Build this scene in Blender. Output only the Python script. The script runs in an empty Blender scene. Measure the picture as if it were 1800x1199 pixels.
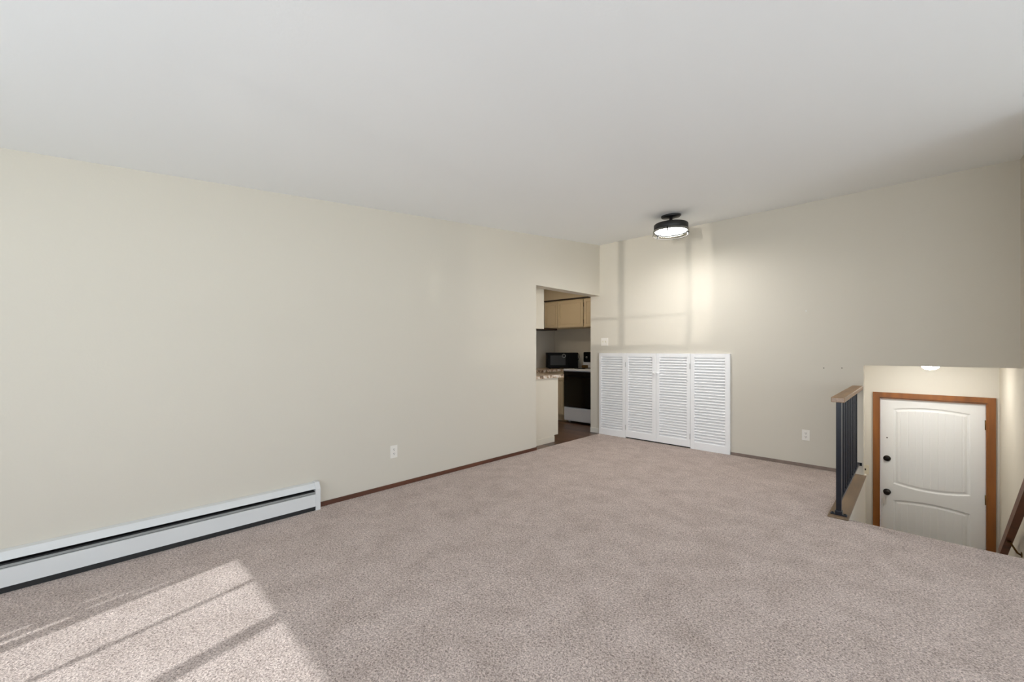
import bpy, bmesh, math, random
from mathutils import Vector, Matrix
random.seed(7)
S = bpy.context.scene
COL = S.collection
PI = math.pi

# ------------------------------------------------------------------ camera, world, sun, exposure
cam_d = bpy.data.cameras.new('camera'); cam = bpy.data.objects.new('camera', cam_d); COL.objects.link(cam)
cam.location = (0, 0, 1.25)
cam.rotation_euler = (math.radians(90), 0, math.radians(44.403))
cam_d.sensor_width = 36; cam_d.sensor_fit = 'HORIZONTAL'
cam_d.lens = 727 / 1800 * 36
cam_d.shift_y = 16.1 / 1800
cam_d.clip_start = 0.02
S.camera = cam

w = bpy.data.worlds.new('world'); S.world = w; w.use_nodes = True
nt = w.node_tree; bg = nt.nodes['Background']; bg.inputs[1].default_value = 4.45
g = nt.nodes.new('ShaderNodeTexCoord'); sx = nt.nodes.new('ShaderNodeSeparateXYZ'); cr = nt.nodes.new('ShaderNodeValToRGB')
nt.links.new(g.outputs['Generated'], sx.inputs[0]); nt.links.new(sx.outputs[2], cr.inputs[0]); nt.links.new(cr.outputs[0], bg.inputs[0])
# hazy bright sky above, snow-white brightness added below the horizon to lift the ceiling
cr.color_ramp.elements[0].position = 0.0; cr.color_ramp.elements[0].color = (0.87, 0.975, 1.055, 1)
cr.color_ramp.elements[1].position = 0.05; cr.color_ramp.elements[1].color = (0.58, 0.66, 0.76, 1)

def aim(o, d): o.rotation_euler = Vector(d).normalized().to_track_quat('-Z', 'Y').to_euler()
sun_d = bpy.data.lights.new('sun', 'SUN'); sun = bpy.data.objects.new('sun', sun_d); COL.objects.link(sun)
sun_d.energy = 2.8; sun_d.angle = math.radians(0.6); sun_d.color = (0.93, 0.98, 1.0)
aim(sun, (-0.236, 1.0, -0.747))
# low sunlight thrown back up through the window from outside
gl_d = bpy.data.lights.new('sun_glint', 'SPOT'); gl = bpy.data.objects.new('sun_glint', gl_d); COL.objects.link(gl)
gl_dir = Vector((-0.205, 1.0, 0.136)); gl.location = Vector((-1.47, -1.9, 1.15)) - gl_dir * 30
gl_d.energy = 9500; gl_d.spot_size = math.radians(3.9); gl_d.spot_blend = 0.04; gl_d.shadow_soft_size = 0.12
gl_d.color = (1, 0.95, 0.88); aim(gl, gl_dir)

vs = S.view_settings
S.display_settings.display_device = 'sRGB'
vs.view_transform = 'Standard'; vs.look = 'None'; vs.gamma = 1; vs.use_curve_mapping = False
vs.exposure = 0.54
S.cycles.max_bounces = 14; S.cycles.diffuse_bounces = 10; S.cycles.transparent_max_bounces = 8
S.cycles.caustics_reflective = False; S.cycles.caustics_refractive = False
S.cycles.use_denoising = True

# ------------------------------------------------------------------ measures
XL, YB, XR, YF = -3.41, 5.365, 0.609, -1.9       # left wall, back wall, stair wall, window wall
XE, YE = 3.4, 3.86                               # unseen wider part of the room on the right, added for its daylight
TW = 0.16
def zc(y): return 2.334 + 0.0915 * y             # sloping ceiling
FZ = -1.35; YD = 6.58; HZ = 1.10                 # entry floor, entry door wall, entry ceiling
KX, KY, KC = -5.14, 6.45, 2.42                   # kitchen far side wall, kitchen end wall, kitchen ceiling

# ------------------------------------------------------------------ materials
def srgb(r, g, b):
    f = lambda c: (c / 255 / 12.92) if c / 255 <= 0.04045 else ((c / 255 + 0.055) / 1.055) ** 2.4
    return (f(r), f(g), f(b), 1)
def mat(name, col, rough=0.6, metal=0.0, noise=0.0, nscale=8.0, bump=0.0, bscale=60.0, emit=None, estr=0, spec=0.5, stretch=None):
    m = bpy.data.materials.new(name); m.use_nodes = True
    nt = m.node_tree; b = nt.nodes['Principled BSDF']
    b.inputs['Base Color'].default_value = col; b.inputs['Roughness'].default_value = rough
    b.inputs['Metallic'].default_value = metal; b.inputs['Specular IOR Level'].default_value = spec
    tc = nt.nodes.new('ShaderNodeTexCoord'); mp = nt.nodes.new('ShaderNodeMapping')
    nt.links.new(tc.outputs['Object'], mp.inputs[0])
    if stretch: mp.inputs['Scale'].default_value = stretch
    if noise > 0:
        n = nt.nodes.new('ShaderNodeTexNoise'); n.inputs['Scale'].default_value = nscale; n.inputs['Detail'].default_value = 5
        nt.links.new(mp.outputs[0], n.inputs[0])
        r = nt.nodes.new('ShaderNodeValToRGB')
        r.color_ramp.elements[0].position = 0.3; r.color_ramp.elements[1].position = 0.7
        r.color_ramp.elements[0].color = [max(c * (1 - noise), 0) for c in col[:3]] + [1]
        r.color_ramp.elements[1].color = [min(c * (1 + noise), 1) for c in col[:3]] + [1]
        nt.links.new(n.outputs[0], r.inputs[0]); nt.links.new(r.outputs[0], b.inputs['Base Color'])
    if bump > 0:
        n2 = nt.nodes.new('ShaderNodeTexNoise'); n2.inputs['Scale'].default_value = bscale; n2.inputs['Detail'].default_value = 3
        nt.links.new(mp.outputs[0], n2.inputs[0])
        bp = nt.nodes.new('ShaderNodeBump'); bp.inputs['Strength'].default_value = bump; bp.inputs['Distance'].default_value = 0.004
        nt.links.new(n2.outputs[0], bp.inputs['Height']); nt.links.new(bp.outputs[0], b.inputs['Normal'])
    if emit: b.inputs['Emission Color'].default_value = emit; b.inputs['Emission Strength'].default_value = estr
    return m

M = {}
M['wall'] = mat('beige_wall_paint', srgb(209, 203, 190), 0.8, bump=0.12, bscale=90, spec=0.08)
M['ceil'] = mat('white_ceiling_paint', srgb(239, 242, 243), 0.8, bump=0.08, bscale=70, spec=0.2)
M['foyer'] = mat('cream_wall_paint', srgb(218, 213, 202), 0.6, bump=0.1, bscale=90, spec=0.3)
M['white'] = mat('white_paint', srgb(245, 245, 245), 0.45)
M['door'] = mat('white_door_paint', srgb(238, 239, 238), 0.45)
M['plastic'] = mat('white_plastic', srgb(232, 228, 220), 0.35)
M['ivory'] = mat('ivory_plastic', srgb(222, 212, 188), 0.4)
M['slot'] = mat('dark_slot', srgb(60, 55, 50), 0.6)
M['heater'] = mat('grey_white_enamel', srgb(216, 217, 216), 0.4, spec=0.4)
M['damper'] = mat('grey_damper_metal', srgb(140, 141, 138), 0.45)
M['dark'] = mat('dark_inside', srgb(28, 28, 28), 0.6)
M['base'] = mat('dark_brown_baseboard', srgb(92, 56, 40), 0.45, noise=0.35, nscale=20, stretch=(1, 0.15, 1))
M['baseb'] = mat('greyed_brown_baseboard', srgb(128, 112, 102), 0.6, noise=0.15, nscale=20)
M['oak'] = mat('honey_brown_casing_wood', srgb(138, 84, 34), 0.38, noise=0.25, nscale=14, stretch=(1, 1, 0.1), bump=0.1)
M['rail'] = mat('weathered_oak', srgb(146, 114, 80), 0.45, noise=0.25, nscale=16, stretch=(1, 0.12, 1))
M['railend'] = mat('grey_end_grain', srgb(160, 138, 120), 0.6, noise=0.2, nscale=60)
M['ledge'] = mat('worn_brown_ledge_wood', srgb(118, 96, 72), 0.5, noise=0.3, nscale=10, stretch=(1, 0.15, 1))
M['walnut'] = mat('dark_reddish_handrail_wood', srgb(100, 56, 30), 0.5, noise=0.3, nscale=14, stretch=(1, 0.2, 1))
M['navy'] = mat('navy_black_painted_metal', srgb(14, 17, 28), 0.3, noise=0.3, nscale=18, spec=0.45)
M['black'] = mat('black_metal', srgb(22, 21, 21), 0.5)
M['bronze'] = mat('dark_bronze', srgb(38, 32, 28), 0.35, metal=0.6)
M['brass'] = mat('aged_brass', srgb(110, 84, 44), 0.4, metal=0.8)
M['steel'] = mat('hinge_metal', srgb(150, 150, 148), 0.4, metal=0.6)
M['kwall'] = mat('kitchen_wall_paint', srgb(200, 186, 160), 0.7)
M['splash'] = mat('grey_beige_backsplash', srgb(196, 190, 178), 0.5)
M['cab'] = mat('beige_cabinet_paint', srgb(206, 188, 156), 0.5)
M['cabw'] = mat('cream_cabinet_panel', srgb(214, 206, 190), 0.5)
M['darkbrown'] = mat('dark_brown_strip', srgb(48, 32, 22), 0.5)
M['blackgl'] = mat('black_glass', srgb(10, 10, 11), 0.12)
M['blackpl'] = mat('black_plastic', srgb(16, 16, 17), 0.6, spec=0.08)
M['range'] = mat('white_range_enamel', srgb(226, 228, 232), 0.3)
M['glow'] = mat('lamp_diffuser', srgb(250, 248, 240), 0.5, emit=(1, 0.985, 0.96, 1), estr=52)
M['glow2'] = mat('entry_lamp_dome', srgb(250, 248, 240), 0.5, emit=(1, 0.97, 0.92, 1), estr=120)
M['glow3'] = mat('added_kitchen_lamp_dome', srgb(250, 248, 240), 0.5, emit=(1, 0.86, 0.66, 1), estr=15)

def thin_glass(name, alpha_gloss=0.06, tint=(1, 1, 1, 1)):
    m = bpy.data.materials.new(name); m.use_nodes = True; nt = m.node_tree; nt.nodes.clear()
    o = nt.nodes.new('ShaderNodeOutputMaterial'); mx = nt.nodes.new('ShaderNodeMixShader')
    t = nt.nodes.new('ShaderNodeBsdfTransparent'); g = nt.nodes.new('ShaderNodeBsdfGlossy')
    t.inputs[0].default_value = tint; g.inputs['Roughness'].default_value = 0.03; mx.inputs[0].default_value = alpha_gloss
    nt.links.new(t.outputs[0], mx.inputs[1]); nt.links.new(g.outputs[0], mx.inputs[2]); nt.links.new(mx.outputs[0], o.inputs[0])
    return m
M['glass'] = thin_glass('window_glass'); M['lampglass'] = thin_glass('clear_lamp_glass', 0.18, (0.93, 0.92, 0.88, 1))

def carpet():
    m = bpy.data.materials.new('taupe_carpet'); m.use_nodes = True; nt = m.node_tree; b = nt.nodes['Principled BSDF']
    L = nt.links.new; N = nt.nodes.new
    b.inputs['Roughness'].default_value = 1.0; b.inputs['Specular IOR Level'].default_value = 0.05
    b.inputs['Sheen Weight'].default_value = 0.15; b.inputs['Sheen Roughness'].default_value = 0.5
    tc = N('ShaderNodeTexCoord')
    fine = N('ShaderNodeTexNoise'); fine.inputs['Scale'].default_value = 130; fine.inputs['Detail'].default_value = 3; fine.inputs['Roughness'].default_value = 0.6
    fine.inputs['Distortion'].default_value = 0.8
    L(tc.outputs['Object'], fine.inputs[0])
    r1 = N('ShaderNodeValToRGB'); e = r1.color_ramp.elements
    e[0].position = 0.34; e[1].position = 0.66
    e[0].color = srgb(134, 119, 112); e[1].color = srgb(232, 215, 206)
    L(fine.outputs[0], r1.inputs[0])
    big = N('ShaderNodeTexNoise'); big.inputs['Scale'].default_value = 5.0; big.inputs['Detail'].default_value = 6; big.inputs['Roughness'].default_value = 0.6; big.inputs['Distortion'].default_value = 0.5
    L(tc.outputs['Object'], big.inputs[0])
    r2 = N('ShaderNodeValToRGB'); e = r2.color_ramp.elements
    e[0].position = 0.33; e[1].position = 0.62
    e[0].color = (0.82, 0.805, 0.79, 1); e[1].color = (1, 1, 1, 1)
    L(big.outputs[0], r2.inputs[0])
    mx = N('ShaderNodeMix'); mx.data_type = 'RGBA'; mx.blend_type = 'MULTIPLY'; mx.inputs[0].default_value = 1
    L(r1.outputs[0], mx.inputs[6]); L(r2.outputs[0], mx.inputs[7]); L(mx.outputs[2], b.inputs['Base Color'])
    bp = N('ShaderNodeBump'); bp.inputs['Strength'].default_value = 0.8; bp.inputs['Distance'].default_value = 0.007
    L(fine.outputs[0], bp.inputs['Height']); L(bp.outputs[0], b.inputs['Normal'])
    return m
M['carpet'] = carpet()

def planks(name, c1, c2, c3):
    m = bpy.data.materials.new(name); m.use_nodes = True; nt = m.node_tree; b = nt.nodes['Principled BSDF']
    L = nt.links.new; N = nt.nodes.new
    b.inputs['Roughness'].default_value = 0.3
    tc = N('ShaderNodeTexCoord')
    br = N('ShaderNodeTexBrick'); br.inputs['Scale'].default_value = 1; br.inputs['Brick Width'].default_value = 0.9
    br.inputs['Row Height'].default_value = 0.12; br.inputs['Mortar Size'].default_value = 0.002; br.inputs['Bias'].default_value = 0
    br.inputs['Color1'].default_value = c1; br.inputs['Color2'].default_value = c2; br.inputs['Mortar'].default_value = c3
    L(tc.outputs['Object'], br.inputs[0])
    mp = N('ShaderNodeMapping'); mp.inputs['Scale'].default_value = (3, 40, 1); L(tc.outputs['Object'], mp.inputs[0])
    n = N('ShaderNodeTexNoise'); n.inputs['Scale'].default_value = 1; n.inputs['Detail'].default_value = 4; L(mp.outputs[0], n.inputs[0])
    mx = N('ShaderNodeMix'); mx.data_type = 'RGBA'; mx.blend_type = 'OVERLAY'; mx.inputs[0].default_value = 0.6
    L(br.outputs[0], mx.inputs[6]); L(n.outputs[0], mx.inputs[7]); L(mx.outputs[2], b.inputs['Base Color'])
    return m
M['planks'] = planks('dark_wood_planks', srgb(112, 82, 62), srgb(58, 38, 30), srgb(20, 14, 10))

def granite():
    m = mat('brown_granite_laminate', srgb(170, 150, 128), 0.3)
    nt = m.node_tree; b = nt.nodes['Principled BSDF']; L = nt.links.new; N = nt.nodes.new
    tc = N('ShaderNodeTexCoord'); v = N('ShaderNodeTexNoise'); v.inputs['Scale'].default_value = 22; v.inputs['Detail'].default_value = 6
    L(tc.outputs['Object'], v.inputs[0]); r = N('ShaderNodeValToRGB'); e = r.color_ramp.elements
    e[0].position = 0.36; e[0].color = srgb(96, 74, 58); e[1].position = 0.62; e[1].color = srgb(214, 206, 196)
    k = r.color_ramp.elements.new(0.5); k.color = srgb(176, 150, 122)
    L(v.outputs[0], r.inputs[0]); L(r.outputs[0], b.inputs['Base Color'])
    return m
M['granite'] = granite()

# ------------------------------------------------------------------ mesh helpers
def B(): return bmesh.new()
def box(bm, x0, x1, y0, y1, z0, z1, mi=0, bev=0.0):
    r = bmesh.ops.create_cube(bm, size=1)
    for v in r['verts']:
        v.co = Vector(((x0 + x1) / 2 + v.co.x * (x1 - x0), (y0 + y1) / 2 + v.co.y * (y1 - y0), (z0 + z1) / 2 + v.co.z * (z1 - z0)))
    fs = set(f for v in r['verts'] for f in v.link_faces)
    for f in fs: f.material_index = mi
    if bev > 0:
        es = list(set(e for v in r['verts'] for e in v.link_edges))
        bmesh.ops.bevel(bm, geom=es, offset=bev, segments=2, affect='EDGES', profile=0.6)
    return bm
def prism(bm, pts, axis, a0, a1, mi=0):
    """polygon extruded along an axis; pts are the other two coordinates in xyz order"""
    def P(p, a):
        return {'x': (a, p[0], p[1]), 'y': (p[0], a, p[1]), 'z': (p[0], p[1], a)}[axis]
    v0 = [bm.verts.new(P(p, a0)) for p in pts]; v1 = [bm.verts.new(P(p, a1)) for p in pts]
    fs = [bm.faces.new(v0), bm.faces.new(list(reversed(v1)))]
    n = len(pts)
    for i in range(n): fs.append(bm.faces.new((v0[i], v1[i], v1[(i + 1) % n], v0[(i + 1) % n])))
    for f in fs: f.material_index = mi
    return bm
def lathe(bm, prof, c=(0, 0, 0), seg=40, axis='z', mi=0):
    rings = []
    for (r, h) in prof:
        ring = []
        for i in range(seg):
            a = 2 * PI * i / seg; p = (r * math.cos(a), r * math.sin(a), h)
            if axis == 'y': p = (p[0], h, p[1])
            if axis == 'x': p = (h, p[0], p[1])
            ring.append(bm.verts.new((c[0] + p[0], c[1] + p[1], c[2] + p[2])))
        rings.append(ring)
    for a, b in zip(rings, rings[1:]):
        for i in range(seg):
            f = bm.faces.new((a[i], a[(i + 1) % seg], b[(i + 1) % seg], b[i])); f.smooth = True; f.material_index = mi
    for ring in (rings[0], rings[-1]):
        try: f = bm.faces.new(ring); f.material_index = mi
        except Exception: pass
    return bm
def tube(bm, pts, r, seg=8):
    pts = [Vector(p) for p in pts]; rings = []
    for i, p in enumerate(pts):
        d = (pts[min(i + 1, len(pts) - 1)] - pts[max(i - 1, 0)]).normalized()
        u = d.cross(Vector((0.13, 0.2, 1))).normalized(); v = d.cross(u)
        rings.append([bm.verts.new(p + r * (math.cos(2 * PI * k / seg) * u + math.sin(2 * PI * k / seg) * v)) for k in range(seg)])
    for a, b in zip(rings, rings[1:]):
        for k in range(seg):
            f = bm.faces.new((a[k], a[(k + 1) % seg], b[(k + 1) % seg], b[k])); f.smooth = True
    bm.faces.new(rings[0]); bm.faces.new(rings[-1])
    return bm
def obj(name, bm, mats, parent=None):
    """mesh in world coordinates; a child keeps its place under its parent's empty"""
    bmesh.ops.recalc_face_normals(bm, faces=bm.faces)
    me = bpy.data.meshes.new(name); bm.to_mesh(me); bm.free()
    for m in (mats if isinstance(mats, (list, tuple)) else [mats]): me.materials.append(M[m])
    o = bpy.data.objects.new(name, me); COL.objects.link(o)
    if parent is not None:
        o.parent = parent
        loc = Vector((0, 0, 0)); p = parent
        while p is not None: loc += p.location; p = p.parent
        me.transform(Matrix.Translation(-loc))
    return o
def struct(name, bm, mats, parent=None):
    o = obj(name, bm, mats, parent)
    if parent is None: o['kind'] = 'structure'
    return o
def thing(name, label, cat, loc, group=None):
    o = bpy.data.objects.new(name, None); COL.objects.link(o); o.location = loc; o.empty_display_size = 0.1
    o['label'] = label; o['category'] = cat
    if group: o['group'] = group
    return o
def tag(o, label, cat, group=None):
    o['label'] = label; o['category'] = cat
    if group: o['group'] = group
    return o

# ------------------------------------------------------------------ room shell
bm = B(); prism(bm, [(XL, YF), (XE, YF), (XE, YE), (XR, YE), (XR, 3.90), (-0.475, 3.90), (-0.475, YB), (XL, YB)], 'z', -0.25, 0.0)
struct('floor', bm, 'carpet')
bm = B()   # rounded carpet nosing at the head of the stairs is part of the staircase
prism(bm, [(YF - TW, zc(YF - TW)), (YB, zc(YB)), (YB, zc(YB) + 0.12), (YF - TW, zc(YF - TW) + 0.12)], 'x', XL - TW, XE + 0.12)
struct('ceiling', bm, 'ceil')
bm = B(); prism(bm, [(YF - TW, 0), (3.915, 0), (3.915, 2.066), (YB, 2.066), (YB, zc(YB)), (YF - TW, zc(YF - TW))], 'x', XL - TW, XL)
struct('wall_left', bm, 'wall')
bm = B(); prism(bm, [(XL - TW, 0), (-0.65, 0), (-0.65, FZ), (-0.365, FZ), (-0.365, 0), (-0.379, 0), (-0.379, HZ), (XR, HZ), (XR, zc(YB) + 0.12), (XL - TW, zc(YB) + 0.12)], 'y', YB, YB + 0.12)
struct('wall_back', bm, 'wall')
bm = B(); prism(bm, [(YE, FZ), (YD + 0.12, FZ), (YD + 0.12, HZ + 0.1), (YB + 0.12, HZ + 0.1), (YB + 0.12, zc(YB)), (YB, zc(YB)), (YE, zc(YE))], 'x', XR, XR + 0.12)
struct('wall_right', bm, 'wall')
bm = B(); prism(bm, [(XR + 0.12, 0), (XE + 0.12, 0), (XE + 0.12, zc(YE)), (XR + 0.12, zc(YE))], 'y', YE, YE + 0.12)
struct('wall_side', bm, 'wall')
EY0, EY1 = -1.3, 3.1      # wide unseen side window, added to light the left wall and ceiling
bm = B()
for (a, b_, c, d) in ((YF - TW, EY0, 0, None), (EY1, YE, 0, None), (EY0, EY1, 0, 0.45), (EY0, EY1, 2.0, None)):
    if d is None: prism(bm, [(a, c), (b_, c), (b_, zc(b_)), (a, zc(a))], 'x', XE, XE + 0.12)
    else: box(bm, XE, XE + 0.12, a, b_, c, d)
struct('wall_far_right', bm, 'wall')

# window wall with its openings (behind the camera)
WX0, WX1, WZ0, WZ1 = -2.305, -0.51, 0.45, 2.0
WB = -2.53   # left edge of the opening; the unseen added blind covers it as far as WX0
VX0, VX1 = -0.38, 0.52
UX0, UX1 = 0.75, 3.1
bm = B(); y0, y1 = YF - TW, YF
top = zc(YF - TW)
box(bm, XL, WB, y0, y1, 0, top); box(bm, WX1, VX0, y0, y1, 0, top); box(bm, VX1, UX0, y0, y1, 0, top); box(bm, UX1, XE, y0, y1, 0, top)
for a, b_ in ((WX0, WX1), (VX0, VX1), (UX0, UX1)):
    a = WB if a == WX0 else a
    box(bm, a, b_, y0, y1, 0, WZ0); box(bm, a, b_, y0, y1, WZ1, top)
struct('wall_front', bm, 'wall')
def window(n, x0, x1, mull, bars=()):
    bm = B(); f = 0.035
    yy0, yy1 = YF - 0.10, YF - 0.05
    box(bm, x0, x1, yy0, yy1, WZ0, WZ0 + f); box(bm, x0, x1, yy0, yy1, WZ1 - 0.008, WZ1)
    box(bm, x0, x0 + 0.008, yy0, yy1, WZ0, WZ1); box(bm, x1 - 0.008, x1, yy0, yy1, WZ0, WZ1)
    for (mx_, mw) in mull: box(bm, mx_ - mw / 2, mx_ + mw / 2, yy0, yy1, WZ0, WZ1)
    for z in bars: box(bm, x0, x1, yy0 + 0.01, yy1 - 0.01, z - 0.012, z + 0.012)
    fr = struct('window_%d' % n, bm, 'white')
    bm = B(); box(bm, x0, x1, yy0 + 0.022, yy0 + 0.027, WZ0, WZ1)
    obj('pane', bm, 'glass', fr)
    bm = B(); box(bm, x0 - 0.04, x1 + 0.04, YF - 0.05, YF + 0.05, WZ0 - 0.03, WZ0, bev=0.004)
    obj('window_sill', bm, 'white', fr)
window(1, WX0, WX1, [(-1.965, 0.022), (-1.527, 0.075), (-0.755, 0.05)], [0.80])
bm = B(); slits = [(-2.501, -2.491, 1.42, 1.50), (-2.475, -2.461, 1.16, 1.30), (-2.420, -2.410, 1.43, 1.56), (-2.402, -2.380, 1.12, 1.40), (-2.365, -2.356, 1.55, 1.70)]  # unseen blind, added; its slits shape the light streaks on the carpet
xs = WB
for (a, b_, c, d) in slits:
    box(bm, xs, a, YF - 0.030, YF - 0.026, WZ0, WZ1 + 0.03); box(bm, a, b_, YF - 0.030, YF - 0.026, WZ0, c); box(bm, a, b_, YF - 0.030, YF - 0.026, d, WZ1 + 0.03); xs = b_
box(bm, xs, WX0, YF - 0.030, YF - 0.026, WZ0, WZ1 + 0.03)
prism(bm, [(WX0 - 0.001, 1.20), (WX0 + 0.004, 1.20), (WX0 + 0.0, 1.45), (WX0 - 0.001, 1.50)], 'y', YF - 0.030, YF - 0.026)
obj('added_slit_blind', bm, 'white', bpy.data.objects['window_1'])
window(2, VX0, VX1, [(0.07, 0.03)], [])  # unseen second window, added for more daylight
window(3, UX0, UX1, [(1.5, 0.05), (2.3, 0.05)], [])  # another unseen window, added to brighten the room
bm = B(); f = 0.04
for (a, b_, c, d) in ((EY0, EY1, 0.45, 0.49), (EY0, EY1, 1.96, 2.0), (EY0, EY0 + f, 0.45, 2.0), (EY1 - f, EY1, 0.45, 2.0), (0.1, 0.15, 0.45, 2.0), (1.6, 1.65, 0.45, 2.0)):
    box(bm, XE + 0.03, XE + 0.08, a, b_, c, d)
fr = struct('window_4', bm, 'white'); bm = B(); box(bm, XE + 0.053, XE + 0.057, EY0, EY1, 0.45, 2.0); obj('pane', bm, 'glass', fr)
ld = bpy.data.lights.new('daylight', 'AREA'); ld.shape = 'RECTANGLE'; ld.size = EY1 - EY0; ld.size_y = 1.55; ld.cycles.is_portal = True
lo = bpy.data.objects.new('daylight', ld); COL.objects.link(lo); lo.location = (XE + 0.13, (EY0 + EY1) / 2, 1.225)
lo.rotation_euler = (PI / 2, 0, PI / 2)
for a, b_ in ((WX0, WX1), (VX0, VX1), (UX0, UX1)):   # daylight portals
    ld = bpy.data.lights.new('daylight', 'AREA'); ld.shape = 'RECTANGLE'; ld.size = b_ - a; ld.size_y = WZ1 - WZ0
    ld.cycles.is_portal = True
    lo = bpy.data.objects.new('daylight', ld); COL.objects.link(lo); lo.location = ((a + b_) / 2, YF - TW - 0.01, (WZ0 + WZ1) / 2)
    aim(lo, (0, 1, 0))

# baseboards
bm = B(); box(bm, XL, XL + 0.012, 1.27, 3.915, 0, 0.036, bev=0.002)
struct('baseboard_left', bm, 'base')
bm = B(); box(bm, -1.589, -0.476, YB - 0.012, YB, 0, 0.034, bev=0.002)
struct('baseboard_back', bm, 'baseb')

bm = B(); box(bm, XL - TW + 0.001, XL + 0.008, YB - 0.012, YB, 0, 0.075, bev=0.002)
struct('baseboard_corner', bm, 'foyer')

# ------------------------------------------------------------------ stairwell and entry
bm = B(); box(bm, -0.475, -0.365, 3.90, YB, FZ, -0.0)
struct('wall_stair', bm, 'foyer')
bm = B(); box(bm, -0.482, -0.357, 3.875, YB, 0.0, 0.012, bev=0.003)
struct('trim_1', bm, 'ledge')
bm = B(); box(bm, -0.65, -0.53, YB + 0.12, YD, FZ, HZ + 0.1)
struct('wall_entry_left', bm, 'foyer')
bm = B(); prism(bm, [(-0.65, FZ), (-0.327, FZ), (-0.327, 0.692), (0.530, 0.692), (0.530, FZ), (XR, FZ), (XR, HZ + 0.1), (-0.65, HZ + 0.1)], 'y', YD, YD + 0.12)
struct('wall_entry', bm, 'foyer')
bm = B(); box(bm, -0.53, XR, YB + 0.12, YD, HZ, HZ + 0.1)
struct('ceiling_entry', bm, 'ceil')
bm = B(); box(bm, -0.65, XR, 3.6, YD, FZ - 0.1, FZ)
struct('floor_entry', bm, 'planks')
bm = B(); box(bm, -0.53, XR + 0.0, YD - 0.02, YD + 0.3, FZ - 0.05, FZ - 0.02)
bm.free()
# carpeted flight down to the entry
st = B(); rise = 1.35 / 7; run = 0.26
pts = [(3.90, -0.001)]
for k in range(7):
    y = 3.93 + run * k; z0 = -rise * k; z1 = -rise * (k + 1)
    pts += [(y - 0.012, z0 - 0.001), (y, z0 - 0.012), (y, z0 - 0.035), (y - 0.02, z0 - 0.05), (y - 0.02, z1 - 0.001)]
pts += [(3.90, FZ)]
pts[-2] = (pts[-2][0], FZ)
prism(st, pts, 'x', -0.363, XR - 0.001)
tag(obj('staircase', st, 'carpet'), 'carpeted flight of stairs going down to the entry door', 'stairs')

# entry door, its casing and hardware
bm = B(); cw = 0.057
x0, x1, zt = -0.377, 0.584, 0.752
def mitre(bm, pts, y0, y1): prism(bm, pts, 'y', y0, y1)
mitre(bm, [(x0, FZ), (x0 + cw, FZ), (x0 + cw, zt - cw), (x0, zt)], YD - 0.02, YD)
mitre(bm, [(x1, FZ), (x1 - cw, FZ), (x1 - cw, zt - cw), (x1, zt)], YD - 0.02, YD)
mitre(bm, [(x0, zt), (x0 + cw, zt - cw), (x1 - cw, zt - cw), (x1, zt)], YD - 0.02, YD)
box(bm, -0.327, -0.315, YD - 0.004, YD + 0.10, FZ, 0.680); box(bm, 0.518, 0.530, YD - 0.004, YD + 0.10, FZ, 0.680)
box(bm, -0.327, 0.530, YD - 0.004, YD + 0.10, 0.680, 0.692)
struct('trim_2', bm, 'oak')
bm = B()
DX0, DX1, DZ0, DZ1, DY = -0.313, 0.516, FZ + 0.01, 0.678, YD + 0.028
PX0, PX1 = -0.2, 0.408
def arc(x, zend, bow):
    t = (x - (PX0 + PX1) / 2) / ((PX1 - PX0) / 2); return zend + bow * (1 - t * t)
def prof(d):  # d: distance inside the panel outline
    if d <= 0: return 0.0
    if d < 0.010: return 0.012 * d / 0.010
    if d < 0.022: return 0.012
    if d < 0.040: return 0.012 - 0.008 * (d - 0.022) / 0.018
    return 0.004
nx, nz = 166, 300
grid = []
for j in range(nz + 1):
    z = DZ0 + (DZ1 - DZ0) * j / nz; row = []
    for i in range(nx + 1):
        x = DX0 + (DX1 - DX0) * i / nx
        dx = min(x - PX0, PX1 - x)
        d1 = min(dx, arc(x, 0.560, 0.030) - z, z - arc(x, -0.315, -0.040))
        d2 = min(dx, arc(x, -0.512, 0.030) - z, z - (FZ + 0.22))
        d = max(d1, d2); y = DY + prof(d)
        if d > 0.042 and ((x - PX0) % 0.0608) < 0.0055: y += 0.002
        row.append(bm.verts.new((x, y, z)))
    grid.append(row)
for j in range(nz):
    for i in range(nx): bm.faces.new((grid[j][i], grid[j][i + 1], grid[j + 1][i + 1], grid[j + 1][i])).smooth = False
box(bm, DX0, DX1, DY + 0.016, DY + 0.045, DZ0, DZ1)
dr = struct('door_1', bm, 'door')
bm = B(); kc = (-0.254, DY, -0.425)
lathe(bm, [(0.034, 0.001), (0.034, -0.006), (0.028, -0.010), (0.012, -0.012), (0.012, -0.035), (0.022, -0.040), (0.029, -0.052), (0.026, -0.064), (0.012, -0.068), (0.001, -0.068)], kc, 28, 'y')
obj('door_knob', bm, 'bronze', dr)
bm = B(); kc = (-0.254, DY, -0.030)
lathe(bm, [(0.034, 0.001), (0.034, -0.008), (0.026, -0.016), (0.010, -0.018), (0.001, -0.018)], kc, 28, 'y')
box(bm, kc[0] - 0.016, kc[0] + 0.016, DY - 0.032, DY - 0.016, kc[2] - 0.005, kc[2] + 0.005, bev=0.002)
obj('deadbolt', bm, 'bronze', dr)
bm = B(); lathe(bm, [(0.007, 0.001), (0.007, -0.002), (0.001, -0.002)], (-0.254, DY, 0.214), 14, 'y')
obj('screw_hole', bm, 'slot', dr)
for zz in (0.46, -0.33, -1.1):
    bm = B(); box(bm, 0.510, 0.5235, DY - 0.012, DY - 0.001, zz - 0.05, zz + 0.05); lathe(bm, [(0.006, -0.05), (0.006, 0.05)], (0.516, DY - 0.012, zz), 12)
    obj('hinge', bm, 'brass', dr)

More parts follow.
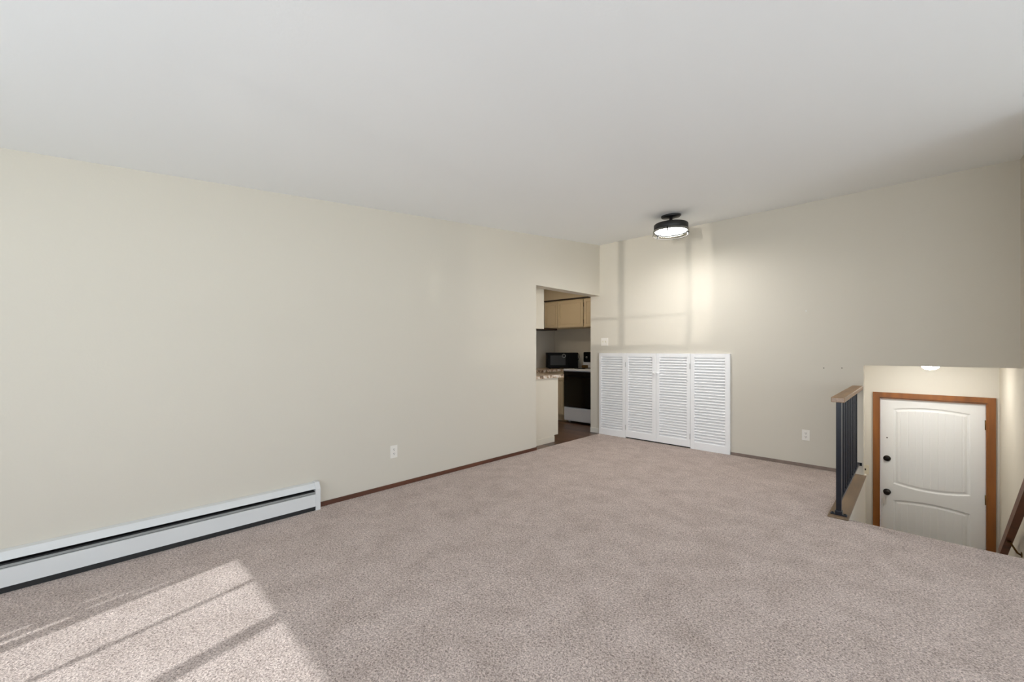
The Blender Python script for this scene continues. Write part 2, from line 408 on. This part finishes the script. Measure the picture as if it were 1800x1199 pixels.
# wall rail on the right of the stairs
XH = XR - 0.070
hr = thing('stair_handrail', 'dark brown wooden handrail sloping down the right stair wall', 'handrail', (XR, 5.4, -0.45))
bm = B()
ya, za, yb, zb = 3.75, 0.84, 5.66, -0.55
d = Vector((0, yb - ya, zb - za)); L_ = d.length; d.normalize(); n = Vector((0, -d.z, d.y)); 
if n.z < 0: n = -n
sec = []
for sx, sn in ((-0.022, -0.038), (0.022, -0.038), (0.022, 0.030), (0.014, 0.042), (-0.014, 0.042), (-0.022, 0.030)):
    sec.append((sx, sn))
va = [bm.verts.new(Vector((XH + a, ya, za)) + n * b_) for a, b_ in sec]; vb = [bm.verts.new(Vector((XH + a, yb, zb)) + n * b_) for a, b_ in sec]
bm.faces.new(va); bm.faces.new(vb[::-1])
for i in range(6): bm.faces.new((va[i], vb[i], vb[(i + 1) % 6], va[(i + 1) % 6]))
obj('rail', bm, 'walnut', hr)
for t in (0.10, 0.81):
    p = Vector((XH, ya, za)) + d * L_ * t - n * 0.038
    bm = B(); tube(bm, [p + Vector((0, 0, 0.002)), p + Vector((0.012, 0, -0.020)), p + Vector((0.045, 0.01, -0.085)), (XR - 0.004, p.y + 0.02, p.z - 0.10)], 0.007)
    lathe(bm, [(0.022, -0.006), (0.022, -0.001), (0.02, 0.0)], (XR, p.y + 0.02, p.z - 0.095), 16, 'x')
    box(bm, XH - 0.012, XH + 0.012, p.y - 0.03, p.y + 0.03, p.z - 0.004, p.z)
    obj('bracket', bm, 'brass', hr)

# metal and wood guard rail on the ledge
XG = -0.42
gr = thing('guard_railing', 'navy black metal balustrade with wooden top rail on the stair ledge', 'railing', (XG, 3.94, 0.012))
bm = B(); box(bm, -0.466, -0.384, 3.925, YB - 0.001, 0.858, 0.895, bev=0.004)
for f in bm.faces:
    if f.normal.y < -0.9 and f.calc_area() > 0.001: f.material_index = 1
obj('top_rail', bm, ['rail', 'railend'], gr)['label'] = 'worn oak top rail'
bm = B(); box(bm, XG - 0.016, XG + 0.016, 3.928, 3.960, 0.02, 0.858, bev=0.002)
obj('post', bm, 'navy', gr)
bm = B(); box(bm, XG - 0.022, XG + 0.022, 3.922, 3.966, 0.018, 0.045, bev=0.003); box(bm, XG - 0.05, XG + 0.05, 3.924, 3.964, 0.012, 0.021, bev=0.002)
for sx in (-0.038, 0.038): lathe(bm, [(0.008, 0.02), (0.008, 0.025), (0.001, 0.028)], (XG + sx, 3.944, 0.0), 10)
obj('post_foot', bm, 'navy', gr)
bm = B(); box(bm, XG - 0.016, XG + 0.016, 3.96, YB - 0.004, 0.849, 0.858); obj('upper_bar', bm, 'navy', gr)
bm = B(); box(bm, XG - 0.013, XG + 0.013, 3.96, YB - 0.004, 0.108, 0.124, bev=0.001)
box(bm, XG - 0.02, XG + 0.03, YB - 0.006, YB, 0.10, 0.13); obj('lower_bar', bm, 'navy', gr)
for k in range(10):
    y = 4.07 + k * 0.124
    bm = B(); box(bm, XG - 0.0075, XG + 0.0075, y - 0.0075, y + 0.0075, 0.124, 0.849); obj('baluster', bm, 'navy', gr)

# entry ceiling lamp
t = thing('entry_ceiling_lamp', 'small glowing white dome light above the entry door', 'ceiling light', (0.095, 5.92, HZ))
bm = B(); lathe(bm, [(0.068, 0), (0.068, -0.008), (0.062, -0.012)], (0.095, 5.92, HZ)); obj('lamp_base', bm, 'white', t)
bm = B(); lathe(bm, [(0.064 * math.cos(a), -0.010 - 0.038 * math.sin(a)) for a in [PI / 2 * i / 10 for i in range(11)][:-1]] + [(0.002, -0.048)], (0.095, 5.92, HZ)); obj('lamp_dome', bm, 'glow2', t)

# ------------------------------------------------------------------ semi-flush black ceiling lamp
lx, ly = -1.955, 4.52; lz = zc(ly)
t = thing('drum_ceiling_lamp', 'black drum ceiling lamp with glowing white diffuser near the back wall', 'ceiling light', (lx, ly, lz))
bm = B(); sl = math.atan(0.0915)
lathe(bm, [(0.102, 0.004), (0.104, -0.012), (0.096, -0.022), (0.025, -0.026), (0.020, -0.030)], (0, 0, 0), 48)
bmesh.ops.rotate(bm, verts=bm.verts, cent=(0, 0, 0), matrix=Matrix.Rotation(sl, 3, 'X'))
bmesh.ops.translate(bm, verts=bm.verts, vec=(lx, ly, lz)); obj('canopy', bm, 'black', t)
bm = B(); lathe(bm, [(0.017, -0.02), (0.017, -0.105)], (lx, ly, lz), 20); obj('stem', bm, 'black', t)
bm = B(); lathe(bm, [(0.001, -0.100), (0.174, -0.100), (0.180, -0.106), (0.180, -0.185), (0.174, -0.185), (0.174, -0.112), (0.001, -0.112)], (lx, ly, lz), 56); obj('lamp_shade', bm, 'black', t)
bm = B(); lathe(bm, [(0.001, -0.160), (0.168, -0.160), (0.168, -0.176), (0.150, -0.181), (0.001, -0.182)], (lx, ly, lz), 56); obj('diffuser', bm, 'glow', t)
bm = B(); lathe(bm, [(0.187, -0.165), (0.187, -0.214), (0.189, -0.214), (0.189, -0.165)], (lx, ly, lz), 56); obj('glass_ring', bm, 'lampglass', t)
bm = B()
ring = [(lx + 0.190 * math.cos(2 * PI * i / 56), ly + 0.190 * math.sin(2 * PI * i / 56), lz - 0.215) for i in range(57)]
tube(bm, ring, 0.0028, 6)
for i in range(3):
    a = 2 * PI * i / 3 + 0.75; box(bm, lx + 0.186 * math.cos(a) - 0.006, lx + 0.186 * math.cos(a) + 0.006, ly + 0.186 * math.sin(a) - 0.006, ly + 0.186 * math.sin(a) + 0.006, lz - 0.215, lz - 0.165)
obj('wire_ring', bm, 'black', t)

# ------------------------------------------------------------------ louvred doors on the back wall
def louvre(x0, x1, z0, z1, sl_, sr_, label, knob=None, hinge=None, small=None):
    t = thing('louvered_door', label, 'door', ((x0 + x1) / 2, YB, z0), 'white louvered doors along the back wall')
    g = 0.0015; x0 += g; x1 -= g
    yb, yf = YB - 0.001, YB - 0.034
    bm = B(); tp, bt = 0.048, 0.085
    box(bm, x0, x0 + sl_, yf, yb, z0, z1, bev=0.0015); box(bm, x1 - sr_, x1, yf, yb, z0, z1, bev=0.0015)
    box(bm, x0 + sl_, x1 - sr_, yf + 0.0005, yb, z1 - tp, z1); box(bm, x0 + sl_, x1 - sr_, yf + 0.0005, yb, z0, z0 + bt)
    obj('frame', bm, 'white', t)
    bm = B(); a, b_ = z0 + bt, z1 - tp; n_ = 30; p = (b_ - a) / n_
    for k in range(n_):
        zc_ = a + p * (k + 0.5)
        prism(bm, [(yf + 0.002, zc_ - p * 0.36), (yf + 0.004, zc_ - p * 0.52), (yb - 0.004, zc_ + p * 0.20), (yb - 0.006, zc_ + p * 0.36)], 'x', x0 + sl_, x1 - sr_)
    box(bm, x0 + sl_, x1 - sr_, yb - 0.003, yb, a, b_)
    obj('louvers', bm, 'white', t)
    if knob is not None:
        bm = B(); lathe(bm, [(0.007, 0.001), (0.006, -0.010), (0.013, -0.016), (0.016, -0.022), (0.013, -0.029), (0.001, -0.031)], (knob, yf, 0.944), 20, 'y'); obj('knob', bm, 'white', t)
    if small is not None:
        bm = B(); lathe(bm, [(0.006, 0.001), (0.008, -0.008), (0.001, -0.010)], (small, yf, 0.862), 14, 'y'); obj('catch', bm, 'white', t)
    if hinge is not None:
        for zz in (1.045, 0.155):
            bm = B(); lathe(bm, [(0.003, -0.035), (0.003, 0.035)], (hinge, yf - 0.0035, zz), 10); obj('hinge', bm, 'steel', t)
ZT = 1.206
louvre(-3.400, -2.965, 0.002, ZT, 0.038, 0.045, 'white louvered door panel at the left end, beside the kitchen opening', hinge=-2.962)
louvre(-2.965, -2.509, 0.018, ZT, 0.042, 0.055, 'second white louvered door from the left, knob on its right edge', knob=-2.533)
louvre(-2.509, -2.056, 0.018, ZT, 0.045, 0.045, 'third white louvered door from the left, knob on its left edge', knob=-2.487, small=-2.092)
louvre(-2.056, -1.589, 0.002, ZT, 0.050, 0.055, 'white louvered door panel at the right end, beside the bare wall', hinge=-2.059)
bm = B(); box(bm, -2.965, -2.056, YB - 0.004, YB, 0.0, 0.017); struct('door_gap_shade', bm, 'dark')  # dark strip standing for the shade under the middle doors

# ------------------------------------------------------------------ hydronic baseboard heater on the left wall
HY0, HY1 = -1.75, 1.232
t = thing('baseboard_heater', 'long grey white baseboard heater at the foot of the left wall', 'heater', (XL, 0, 0))
X = XL
bm = B(); prism(bm, [(X + 0.001, 0.02), (X + 0.004, 0.02), (X + 0.004, 0.206), (X + 0.034, 0.203), (X + 0.056, 0.166), (X + 0.059, 0.168), (X + 0.036, 0.207), (X + 0.004, 0.212), (X + 0.001, 0.212)], 'y', HY0, HY1)
obj('back_panel', bm, 'heater', t)
bm = B(); prism(bm, [(X + 0.058, 0.034), (X + 0.062, 0.032), (X + 0.062, 0.126), (X + 0.052, 0.1275), (X + 0.052, 0.1255), (X + 0.058, 0.124)], 'y', HY0, HY1)
obj('front_panel', bm, 'heater', t)
bm = B(); prism(bm, [(X + 0.048, 0.130), (X + 0.056, 0.130), (X + 0.058, 0.133), (X + 0.053, 0.143), (X + 0.049, 0.143), (X + 0.052, 0.134)], 'y', HY0, HY1)
obj('damper', bm, 'damper', t)
bm = B(); box(bm, X + 0.005, X + 0.046, HY0 + 0.02, HY1 - 0.001, 0.04, 0.150); box(bm, X + 0.0045, X + 0.008, HY0 + 0.02, HY1 - 0.001, 0.15, 0.2)
obj('fins_slot_shade', bm, 'dark', t)  # dark fins and plate put the slot's shade into the colour
bm = B(); box(bm, X + 0.004, X + 0.056, HY0 + 0.02, HY1, 0.0, 0.030)
obj('gap_shade_strip', bm, 'dark', t)  # dark strip stands for shade in the gap below the front panel
for (a, b_) in ((HY1, HY1 + 0.036), (HY0 - 0.036, HY0)):
    bm = B(); prism(bm, [(X + 0.001, 0.0), (X + 0.064, 0.0), (X + 0.065, 0.165), (X + 0.058, 0.182), (X + 0.040, 0.214), (X + 0.001, 0.217)], 'y', a, b_)
    obj('end_cap', bm, 'heater', t)

# ------------------------------------------------------------------ outlets and switches
def outlet(at, label):   # at: function mapping (u across, out of wall, z) to world
    t = thing('wall_outlet', label, 'outlet', at(0, 0, 0), 'white wall outlets')
    def bx(bm, u0, u1, o0, o1, z0, z1, bev=0):
        p, q = at(u0, o0, z0), at(u1, o1, z1); box(bm, min(p[0], q[0]), max(p[0], q[0]), min(p[1], q[1]), max(p[1], q[1]), p[2], q[2], bev=bev)
    bm = B(); bx(bm, -0.035, 0.035, 0, 0.005, -0.057, 0.057, 0.002); obj('cover_plate', bm, 'plastic', t)
    for s in (-1, 1):
        bm = B(); bx(bm, -0.0165, 0.0165, 0.004, 0.0065, s * 0.0195 - 0.014, s * 0.0195 + 0.014, 0.001); r = obj('receptacle', bm, 'plastic', t)
        bm = B()
        for u in (-0.0065, 0.0065): bx(bm, u - 0.0015, u + 0.0015, 0.006, 0.0072, s * 0.0195 + 0.000, s * 0.0195 + 0.009)
        bx(bm, -0.003, 0.003, 0.006, 0.0072, s * 0.0195 - 0.010, s * 0.0195 - 0.004); obj('slots', bm, 'slot', r)
outlet(lambda u, o, z: (-0.850 + u, YB - o, 0.340 + z), 'white wall outlet low on the back wall, left of the railing')
outlet(lambda u, o, z: (XL + o, 1.940 + u, 0.325 + z), 'white wall outlet low on the left wall, right of the heater')
t = thing('light_switch', 'white double light switch above the leftmost louvered door', 'switch', (-3.3225, YB, 1.374))
bm = B(); box(bm, -3.381, -3.264, YB - 0.005, YB, 1.316, 1.432, bev=0.002); obj('cover_plate', bm, 'plastic', t)
for s in (-1, 1):
    bm = B(); cx = -3.3225 + s * 0.023; prism(bm, [(YB - 0.004, 1.362), (YB - 0.004, 1.386), (YB - 0.016, 1.388), (YB - 0.016, 1.380)], 'x', cx - 0.005, cx + 0.005); obj('toggle', bm, 'ivory', t)
t = thing('light_switch', 'ivory light switch left of the entry door casing', 'switch', (-0.448, YD, -0.195))
bm = B(); box(bm, -0.483, -0.413, YD - 0.005, YD, -0.252, -0.138, bev=0.002); obj('cover_plate', bm, 'ivory', t)
bm = B(); prism(bm, [(YD - 0.004, -0.207), (YD - 0.004, -0.183), (YD - 0.016, -0.181), (YD - 0.016, -0.189)], 'x', -0.455, -0.441); obj('toggle', bm, 'slot', t)
for (x, z, mt, lab) in ((-0.696, 1.063, 'slot', 'dark nail left in the back wall, left of two'), (-0.547, 1.068, 'slot', 'dark nail left in the back wall, near the railing top'), (-0.848, 1.668, 'white', 'tiny white wall anchor high on the bare back wall')):
    bm = B(); lathe(bm, [(0.005, 0.0), (0.005, -0.004), (0.001, -0.005)], (x, YB, z), 10, 'y'); tag(obj('nail' if mt == 'slot' else 'wall_anchor', bm, mt), lab, 'nail' if mt == 'slot' else 'wall anchor')

# ------------------------------------------------------------------ kitchen through the opening
bm = B(); box(bm, KX - 0.1, XL, 3.78, YB, -0.1, -0.002)
box(bm, KX - 0.1, XL - TW, YB, KY + 0.1, -0.1, -0.002)
bm.free()
bm = B(); prism(bm, [(KX, 3.95), (XL - TW, 3.95), (XL - TW, 3.915), (XL, 3.915), (XL, YB), (XL - TW, YB), (XL - TW, KY), (KX, KY)], 'z', -0.25, 0.0)
struct('floor_kitchen', bm, 'planks')
bm = B(); box(bm, KX - 0.1, KX - 0.001, 3.85, KY + 0.1, 0, KC); struct('wall_kitchen_left', bm, 'splash')
bm = B(); box(bm, KX, XL - TW + 0.1, KY, KY + 0.1, 0, KC); struct('wall_kitchen_back', bm, 'splash')
bm = B(); box(bm, KX, XL - TW, 3.85, 3.95, 0, KC); struct('wall_kitchen_front', bm, 'splash')
bm = B(); box(bm, XL - TW, XL - TW + 0.1, YB + 0.12, KY, 0, KC); struct('wall_kitchen_right', bm, 'kwall')
bm = B(); box(bm, KX - 0.1, XL - TW, 3.85, KY + 0.1, KC, KC + 0.1); struct('ceiling_kitchen', bm, 'ceil')
bm = B(); box(bm, KX, XL - TW, KY - 0.32, KY, 2.195, KC); struct('wall_soffit', bm, 'kwall')
bm = B(); box(bm, KX, XL - TW, KY - 0.335, KY - 0.32, 2.175, 2.195); struct('dark_strip', bm, 'darkbrown')  # dark line along the cabinet tops, built as a thin strip

def panel_door(bm, x0, x1, yf, z0, z1):     # a framed door front facing -Y
    box(bm, x0, x1, yf, yf + 0.016, z0, z1, bev=0.002); f = 0.045
    box(bm, x0, x0 + f, yf - 0.009, yf, z0, z1); box(bm, x1 - f, x1, yf - 0.009, yf, z0, z1)
    box(bm, x0 + f, x1 - f, yf - 0.009, yf, z0, z0 + f); box(bm, x0 + f, x1 - f, yf - 0.009, yf, z1 - f, z1)
    box(bm, x0 + f + 0.012, x1 - f - 0.012, yf - 0.005, yf, z0 + f + 0.012, z1 - f - 0.012, bev=0.0012)
UF = KY - 0.30
t = thing('wall_cabinet', 'beige wall cabinet row above the stove and microwave', 'cabinet', (-4.35, KY, 1.64))
bm = B(); box(bm, KX, XL - TW - 0.01, UF, KY, 1.655, 2.175); obj('body', bm, 'cab', t)
for (a, b_, hx) in ((-5.11, -4.803, None), (-4.793, -4.229, -4.220), (-4.211, -3.90, None), (-3.89, -3.60, None)):
    bm = B(); panel_door(bm, a, b_, UF - 0.022, 1.668, 2.15); dd = obj('door', bm, 'cab', t)
    if hx:
        for zz in (1.76, 2.06):
            bm = B(); box(bm, hx - 0.010, hx + 0.010, UF - 0.024, UF - 0.001, zz - 0.035, zz + 0.035); obj('hinge', bm, 'bronze', dd)
t = thing('wall_cabinet', 'cream wall cabinet end just inside the kitchen opening', 'cabinet', (-4.3, 3.95, 1.54))
bm = B(); box(bm, KX + 0.33, -3.585, 3.951, 4.275, 1.535, KC - 0.001); obj('body', bm, 'cabw', t)
for a in (-4.75, -4.17):
    bm = B(); box(bm, a, a + 0.56, 4.275, 4.293, 1.55, KC - 0.02, bev=0.002); obj('door', bm, 'cab', t)
bm = B(); box(bm, KX, KX + 0.32, 3.951, UF - 0.02, 1.62, 1.655); tag(obj('dark_board', bm, 'darkbrown'), 'dark brown board under the kitchen cabinets at the corner', 'shelf')  # dark board standing in for the dark cabinet undersides
# base cabinets
t = thing('base_cabinet', 'cream base cabinet end panel in the kitchen opening', 'cabinet', (-4.3, 3.95, 0))
bm = B(); prism(bm, [(3.951, 0), (4.445, 0), (4.445, 0.09), (4.528, 0.09), (4.528, 0.872), (3.951, 0.872)], 'x', KX, -3.545); obj('body', bm, 'cabw', t)
bm = B(); box(bm, -3.545, -3.539, 3.951, 4.445, 0, 0.075, bev=0.001); obj('base_strip', bm, 'cabw', t)
bm = B(); box(bm, KX + 0.1, -3.56, 4.44, 4.452, 0.0, 0.088); obj('toe_kick', bm, 'dark', t)
t = thing('base_cabinet', 'beige base cabinet in the corner, left of the stove', 'cabinet', (-4.78, KY, 0))
bm = B(); box(bm, KX, -4.415, 5.82, KY - 0.001, 0.10, 0.872); box(bm, KX, -4.415, 5.88, KY - 0.001, 0, 0.10); obj('body', bm, 'cab', t)
bm = B(); panel_door(bm, -4.80, -4.43, 5.802, 0.13, 0.70); obj('door', bm, 'cab', t)
bm = B(); box(bm, -4.80, -4.43, 5.800, 5.818, 0.72, 0.85, bev=0.002); obj('drawer', bm, 'cab', t)
t = thing('base_cabinet', 'beige base cabinets along the kitchen side wall', 'cabinet', (KX, 5.2, 0))
bm = B(); box(bm, KX, KX + 0.30, 4.53, 5.818, 0.0, 0.872); obj('body', bm, 'cab', t)
bm = B(); prism(bm, [(KX, 3.951), (-3.52, 3.951), (-3.52, 4.63), (KX + 0.62, 4.63), (KX + 0.62, 5.79), (-4.415, 5.79), (-4.415, KY - 0.001), (KX, KY - 0.001)], 'z', 0.873, 0.912)
tag(obj('worktop', bm, 'granite'), 'brown speckled worktop wrapping around the kitchen corner', 'worktop')
# stove
t = thing('stove', 'white stove with black oven door at the end of the kitchen', 'stove', (-4.02, 6.1, 0))
rx0, rx1, ry0, ry1 = -4.408, -3.648, 5.815, 6.44
bm = B(); box(bm, rx0, rx1, ry0, ry1, 0.03, 0.895, bev=0.004)
for a in (rx0 + 0.05, rx1 - 0.05):
    for b_ in (ry0 + 0.08, ry1 - 0.08): lathe(bm, [(0.018, 0.0), (0.018, 0.04)], (a, b_, 0), 12)
obj('body', bm, 'range', t)
bm = B(); box(bm, rx0 - 0.001, rx1 + 0.001, ry0 - 0.03, ry1, 0.896, 0.925, bev=0.006); ck = obj('cooktop', bm, 'range', t)
for (a, b_, r_) in ((-4.2, 5.98, 0.075), (-3.84, 5.98, 0.095), (-4.2, 6.24, 0.095), (-3.84, 6.24, 0.075)):
    bm = B(); lathe(bm, [(r_ + 0.02, 0.925), (r_ + 0.02, 0.930), (r_, 0.931), (r_ * 0.5, 0.936), (0.001, 0.936)], (a, b_, 0), 28); obj('burner', bm, 'blackpl', ck)
bm = B(); box(bm, rx0 + 0.012, rx1 - 0.012, ry0 - 0.035, ry0, 0.272, 0.885, bev=0.005); dd = obj('oven_door', bm, 'blackgl', t)
bm = B(); tube(bm, [(rx0 + 0.05, ry0 - 0.035, 0.80), (rx0 + 0.05, ry0 - 0.07, 0.80), (rx1 - 0.05, ry0 - 0.07, 0.80), (rx1 - 0.05, ry0 - 0.035, 0.80)], 0.009); obj('handle', bm, 'blackpl', dd)
bm = B(); box(bm, rx0 + 0.012, rx1 - 0.012, ry0 - 0.028, ry0, 0.045, 0.262, bev=0.005); box(bm, rx0 + 0.03, rx1 - 0.03, ry0 - 0.032, ry0 - 0.026, 0.225, 0.25, bev=0.002); obj('storage_drawer', bm, 'range', t)
bm = B(); box(bm, rx0, rx1, ry1 - 0.06, ry1, 0.92, 1.05, bev=0.004); obj('backguard', bm, 'range', t)
bm = B(); box(bm, rx0 + 0.012, rx1, ry1 - 0.075, ry1 - 0.01, 1.03, 1.215, bev=0.015); cp = obj('control_panel', bm, 'blackpl', t)
for k in range(5):
    bm = B(); lathe(bm, [(0.019, 0.001), (0.016, -0.02), (0.001, -0.021)], (rx0 + 0.09 + k * 0.14, ry1 - 0.075, 1.12), 16, 'y'); obj('dial', bm, 'steel', cp)
# microwave
t = thing('microwave', 'black microwave standing in the corner of the worktop left of the stove', 'microwave', (-4.595, 6.01, 0.912))
mx0, mx1, my0, my1, mz0, mz1 = -4.595 - 0.278, -4.595 + 0.278, 6.01, 6.31, 0.926, 1.204
bm = B(); box(bm, mx0, mx1, my0, my1, mz0, mz1, bev=0.006)
for a in (mx0 + 0.05, mx1 - 0.05):
    for b_ in (my0 + 0.05, my1 - 0.05): box(bm, a - 0.012, a + 0.012, b_ - 0.012, b_ + 0.012, 0.912, mz0 + 0.004)
obj('body', bm, 'blackpl', t)
bm = B(); box(bm, mx0 + 0.008, mx1 - 0.17, my0 - 0.016, my0, mz0 + 0.012, mz1 - 0.01, bev=0.003); dd = obj('door', bm, 'blackpl', t)
bm = B(); box(bm, mx0 + 0.05, mx1 - 0.23, my0 - 0.0175, my0 - 0.015, mz0 + 0.05, mz1 - 0.05); obj('window', bm, 'dark', dd)
bm = B(); box(bm, mx1 - 0.163, mx1 - 0.006, my0 - 0.012, my0, mz0 + 0.012, mz1 - 0.01, bev=0.003); obj('control_panel', bm, 'blackpl', t)
bm = B(); ringp = [(mx1 - 0.262 + 0.030 * math.cos(2 * PI * i / 24), my0 - 0.020, mz1 - 0.058 + 0.030 * math.sin(2 * PI * i / 24)) for i in range(25)]
tube(bm, ringp, 0.006, 6); obj('ring_badge', bm, 'steel', dd)['label'] = 'silver ring on the microwave door'
bm = B(); cd = [(mx1 - 0.004, my1 - 0.12, 1.19), (mx1 + 0.025, my1 - 0.12, 1.20), (mx1 + 0.05, my1 - 0.12, 1.17), (mx1 + 0.055, my1 - 0.12, 1.12), (mx1 + 0.04, my1 - 0.12, 1.08), (mx1 + 0.015, my1 - 0.12, 1.05), (mx1 - 0.004, my1 - 0.12, 1.04)]
tube(bm, cd, 0.006, 8); obj('power_cord', bm, 'blackpl', t)
t.rotation_euler.z = math.radians(46)
# small thing beside the microwave
bm = B(); box(bm, -4.235, -4.15, 6.08, 6.16, 0.9375, 0.985, bev=0.008); tag(obj('spice_tin', bm, 'brass'), 'small brown tin between the microwave and stove dials', 'tin')
# lamp added out of view to put warm light in the kitchen
t = thing('added_kitchen_lamp', 'added warm dome light on the kitchen ceiling, out of view', 'ceiling light', (-4.35, 5.2, KC))
bm = B(); lathe(bm, [(0.16, 0), (0.16, -0.02)], (-4.35, 5.2, KC)); obj('lamp_base', bm, 'white', t)
bm = B(); lathe(bm, [(0.15 * math.cos(a), -0.02 - 0.07 * math.sin(a)) for a in [PI / 2 * i / 8 for i in range(8)]] + [(0.002, -0.09)], (-4.35, 5.2, KC)); obj('lamp_dome', bm, 'glow3', t)
